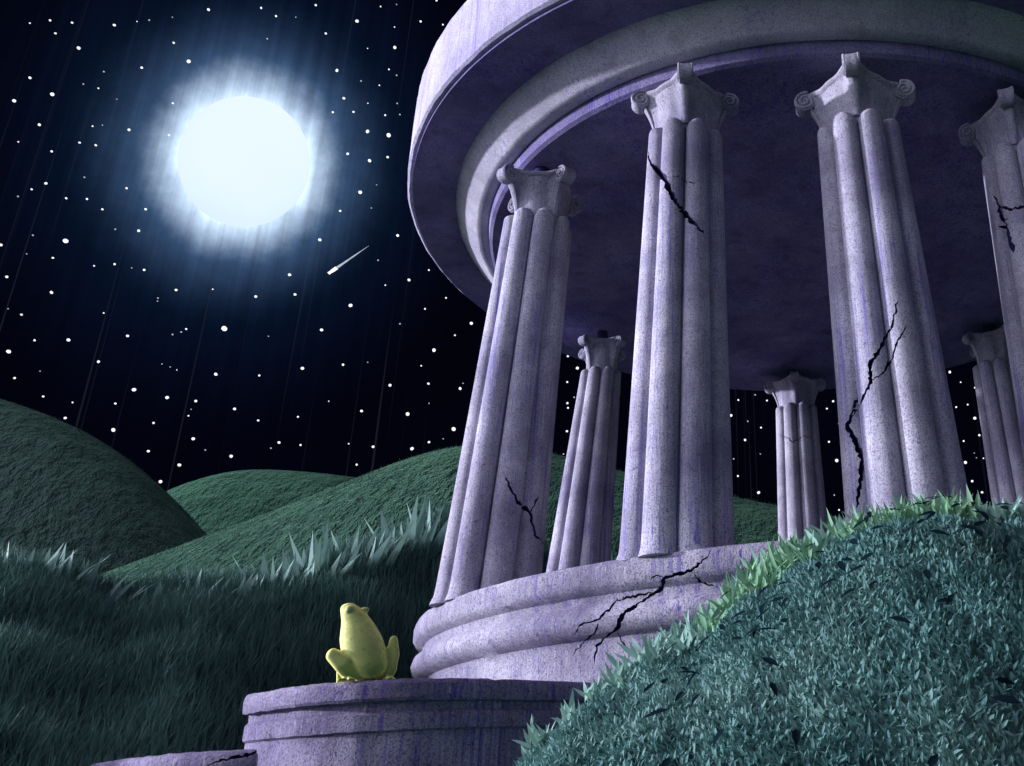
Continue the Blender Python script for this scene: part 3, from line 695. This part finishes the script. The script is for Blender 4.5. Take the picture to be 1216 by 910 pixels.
for k in range(6):
    bm = bmesh.new(); bmesh.ops.create_icosphere(bm, subdivisions=2, radius=1); r = random.Random(k)
    bump = [(Vector((r.uniform(-1, 1), r.uniform(-1, 1), r.uniform(-1, 1))).normalized(), r.uniform(-.35, .4)) for _ in range(4)]
    for v_ in bm.verts:
        v_.co *= 1 + sum(a_ * max(0, v_.co.normalized().dot(d_)) ** 2 for d_, a_ in bump)
    me = bpy.data.meshes.new('star'); bm.to_mesh(me); bm.free(); me.polygons.foreach_set('use_smooth', [True] * len(me.polygons)); SM.append(me)
for me in SM: me.materials.append(M['star'])
DIM = [me.copy() for me in SM]
for me in DIM: me.materials[0] = M['faint']
for k, (px, py, r) in enumerate(STARS + GAP):
    o = bpy.data.objects.new('star', (DIM if r < 1.25 and k % 3 else SM)[k % 6]); COL.objects.link(o)
    d = ray(px, py); o.location = d * 1000; s_ = 1000 / F * max(.62, r * .68) / math.sqrt(1 + (px - PX) ** 2 / F ** 2 + (py - PY) ** 2 / F ** 2) * 1.05
    o.scale = (s_, s_, s_); o.rotation_euler = (k, k * 2.3, k * .7)
    gap = k >= len(STARS)
    if gap: tag(o, 'white star seen through a gap between the temple columns', 'star', 'stars seen between the temple columns')
    elif r > 2.3: tag(o, 'large bright white star in the open night sky left of the temple', 'star', 'large stars in the open sky')
    elif r > 1.3: tag(o, 'medium white star in the open night sky left of the temple', 'star', 'medium stars in the open sky')
    else: tag(o, 'tiny faint white star in the open night sky left of the temple', 'star', 'tiny stars in the open sky')
ss_ = empty('shooting_star', ray(391, 324) * 990); tag(ss_, 'small shooting star streaking down with a faint grainy tail', 'shooting star')
p0 = ray(390, 325) * 990; p1 = ray(438, 292) * 990
V_, F_ = [], []
def tube(a_, b_, r0, r1, k=8):
    ax = (b_ - a_).normalized(); e1 = ax.orthogonal().normalized(); e2 = ax.cross(e1); V_, F_ = [], []
    for i in range(k):
        f_ = i / (k - 1); c_ = a_.lerp(b_, f_); rr = (r0 + (r1 - r0) * f_) * random.uniform(.8, 1.2)
        for j in range(8): V_.append(c_ + (e1 * math.cos(j * PI / 4) + e2 * math.sin(j * PI / 4)) * rr)
        if i:
            for j in range(8): F_.append(((i - 1) * 8 + j, (i - 1) * 8 + (j + 1) % 8, i * 8 + (j + 1) % 8, i * 8 + j))
    F_.append(tuple(range(7, -1, -1))); F_.append(tuple((k - 1) * 8 + j for j in range(8)))
    return V_, F_
under(link('head', mesh('head', *tube(p0, p0.lerp(p1, .2), 1.3, 1.5)), [M['star']]), ss_)
V_, F_ = tube(p0.lerp(p1, .2), p1, 1.1, .1, 14)
under(link('tail', mesh('tail', V_, F_), [M['faint']]), ss_)

# ------------------------------------------------------------------ light
AZ, EL = math.radians(184), math.radians(10)          # direction towards the lamp, angle from +x
L = Vector((math.cos(AZ) * math.cos(EL), math.sin(AZ) * math.cos(EL), math.sin(EL)))
sd_ = bpy.data.lights.new('moon_lamp', 'SUN'); so = bpy.data.objects.new('moon_lamp', sd_); COL.objects.link(so)
sd_.energy = 5.0; sd_.angle = math.radians(1.5); sd_.color = (.83, .82, 1.0)
so.rotation_euler = (-L).to_track_quat('-Z', 'Y').to_euler()

w = bpy.data.worlds.new('World'); scene.world = w; w.use_nodes = True; t = NT(w.node_tree); bg = t.n['Background']
D = t.vmath('NORMALIZE', t.add('ShaderNodeTexCoord').outputs['Generated'])
sx = t.add('ShaderNodeSeparateXYZ'); t.link(D, sx.inputs[0])
az = t.math('ARCTAN2', sx.outputs['X'], sx.outputs['Y'])
def vec(a_, b_, c_=0):
    n_ = t.add('ShaderNodeCombineXYZ')
    for i, q_ in enumerate((a_, b_, c_)):
        if isinstance(q_, (int, float)): n_.inputs[i].default_value = q_
        else: t.link(q_, n_.inputs[i])
    return n_.outputs[0]
st = t.noise(vec(t.math('MULTIPLY', az, 95), t.math('MULTIPLY', sx.outputs['Z'], 2.2)), 1, 3, .65)
st2 = t.noise(vec(t.math('MULTIPLY', az, 260), t.math('MULTIPLY', sx.outputs['Z'], 1.3), 9), 1, 2, .5)
patch = t.noise(D, 3.2, 5, .6); fine_ = t.noise(D, 26, 4, .7)
dotm = t.vmath('DOT_PRODUCT', D, tuple(MD)); da = t.math('DIVIDE', t.vmath('DOT_PRODUCT', D, tuple(e1)), .85); db = t.vmath('DOT_PRODUCT', D, tuple(e2))
ang = t.math('SQRT', t.math('ADD', t.math('MULTIPLY', da, da), t.math('MULTIPLY', db, db)))
ang = t.math('ADD', ang, t.math('MULTIPLY', t.math('LESS_THAN', dotm, 0), 9))
ang = t.math('ADD', ang, t.math('MULTIPLY', t.math('SUBTRACT', fine_, .5), .022))
sky = t.mix(remap(t, patch, .35, .7), (.0005, .0005, .0024), (.0008, .0010, .0046))
wide = t.math('POWER', remap(t, ang, .28, .05), 2.1)
sky = t.mix(1.0, sky, t.mix(wide, (0, 0, 0), (.004, .015, .045)), 'ADD')
near = t.math('POWER', remap(t, ang, .16, .055), 2.6); edge = t.math('POWER', remap(t, ang, .098, .057), 1.9)
sky = t.mix(1.0, sky, t.mix(edge, (0, 0, 0), (.66, .75, .78)), 'ADD')
sky = t.mix(1.0, sky, t.mix(near, (0, 0, 0), (.11, .22, .43)), 'ADD')
sky = t.mix(t.math('MULTIPLY', remap(t, st, .35, .75), .36), sky, (.0004, .0004, .002))
sky = t.mix(t.math('MULTIPLY', remap(t, st2, .66, .74), .07), sky, (.10, .11, .16))
# added fill glow, low left and out of view, to light the stonework
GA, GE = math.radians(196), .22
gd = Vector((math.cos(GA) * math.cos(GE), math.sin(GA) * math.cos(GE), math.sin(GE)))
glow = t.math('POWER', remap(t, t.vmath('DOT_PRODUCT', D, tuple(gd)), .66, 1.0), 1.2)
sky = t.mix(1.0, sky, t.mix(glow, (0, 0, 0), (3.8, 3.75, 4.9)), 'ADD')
bd = Vector((.1, -.85, .5)).normalized()  # added fill from the unseen sky behind the camera, brightens front faces
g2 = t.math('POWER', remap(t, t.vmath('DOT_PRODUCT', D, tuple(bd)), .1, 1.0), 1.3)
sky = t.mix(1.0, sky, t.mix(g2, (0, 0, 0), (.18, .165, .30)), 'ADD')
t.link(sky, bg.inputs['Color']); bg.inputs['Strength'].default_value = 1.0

vs = scene.view_settings; vs.view_transform = 'Standard'; vs.look = 'None'; vs.exposure = .3; vs.gamma = 1; vs.use_curve_mapping = False
scene.cycles.max_bounces = 5; scene.cycles.use_denoising = True
try: scene.cycles.denoiser = 'OPENIMAGEDENOISE'
except Exception: pass
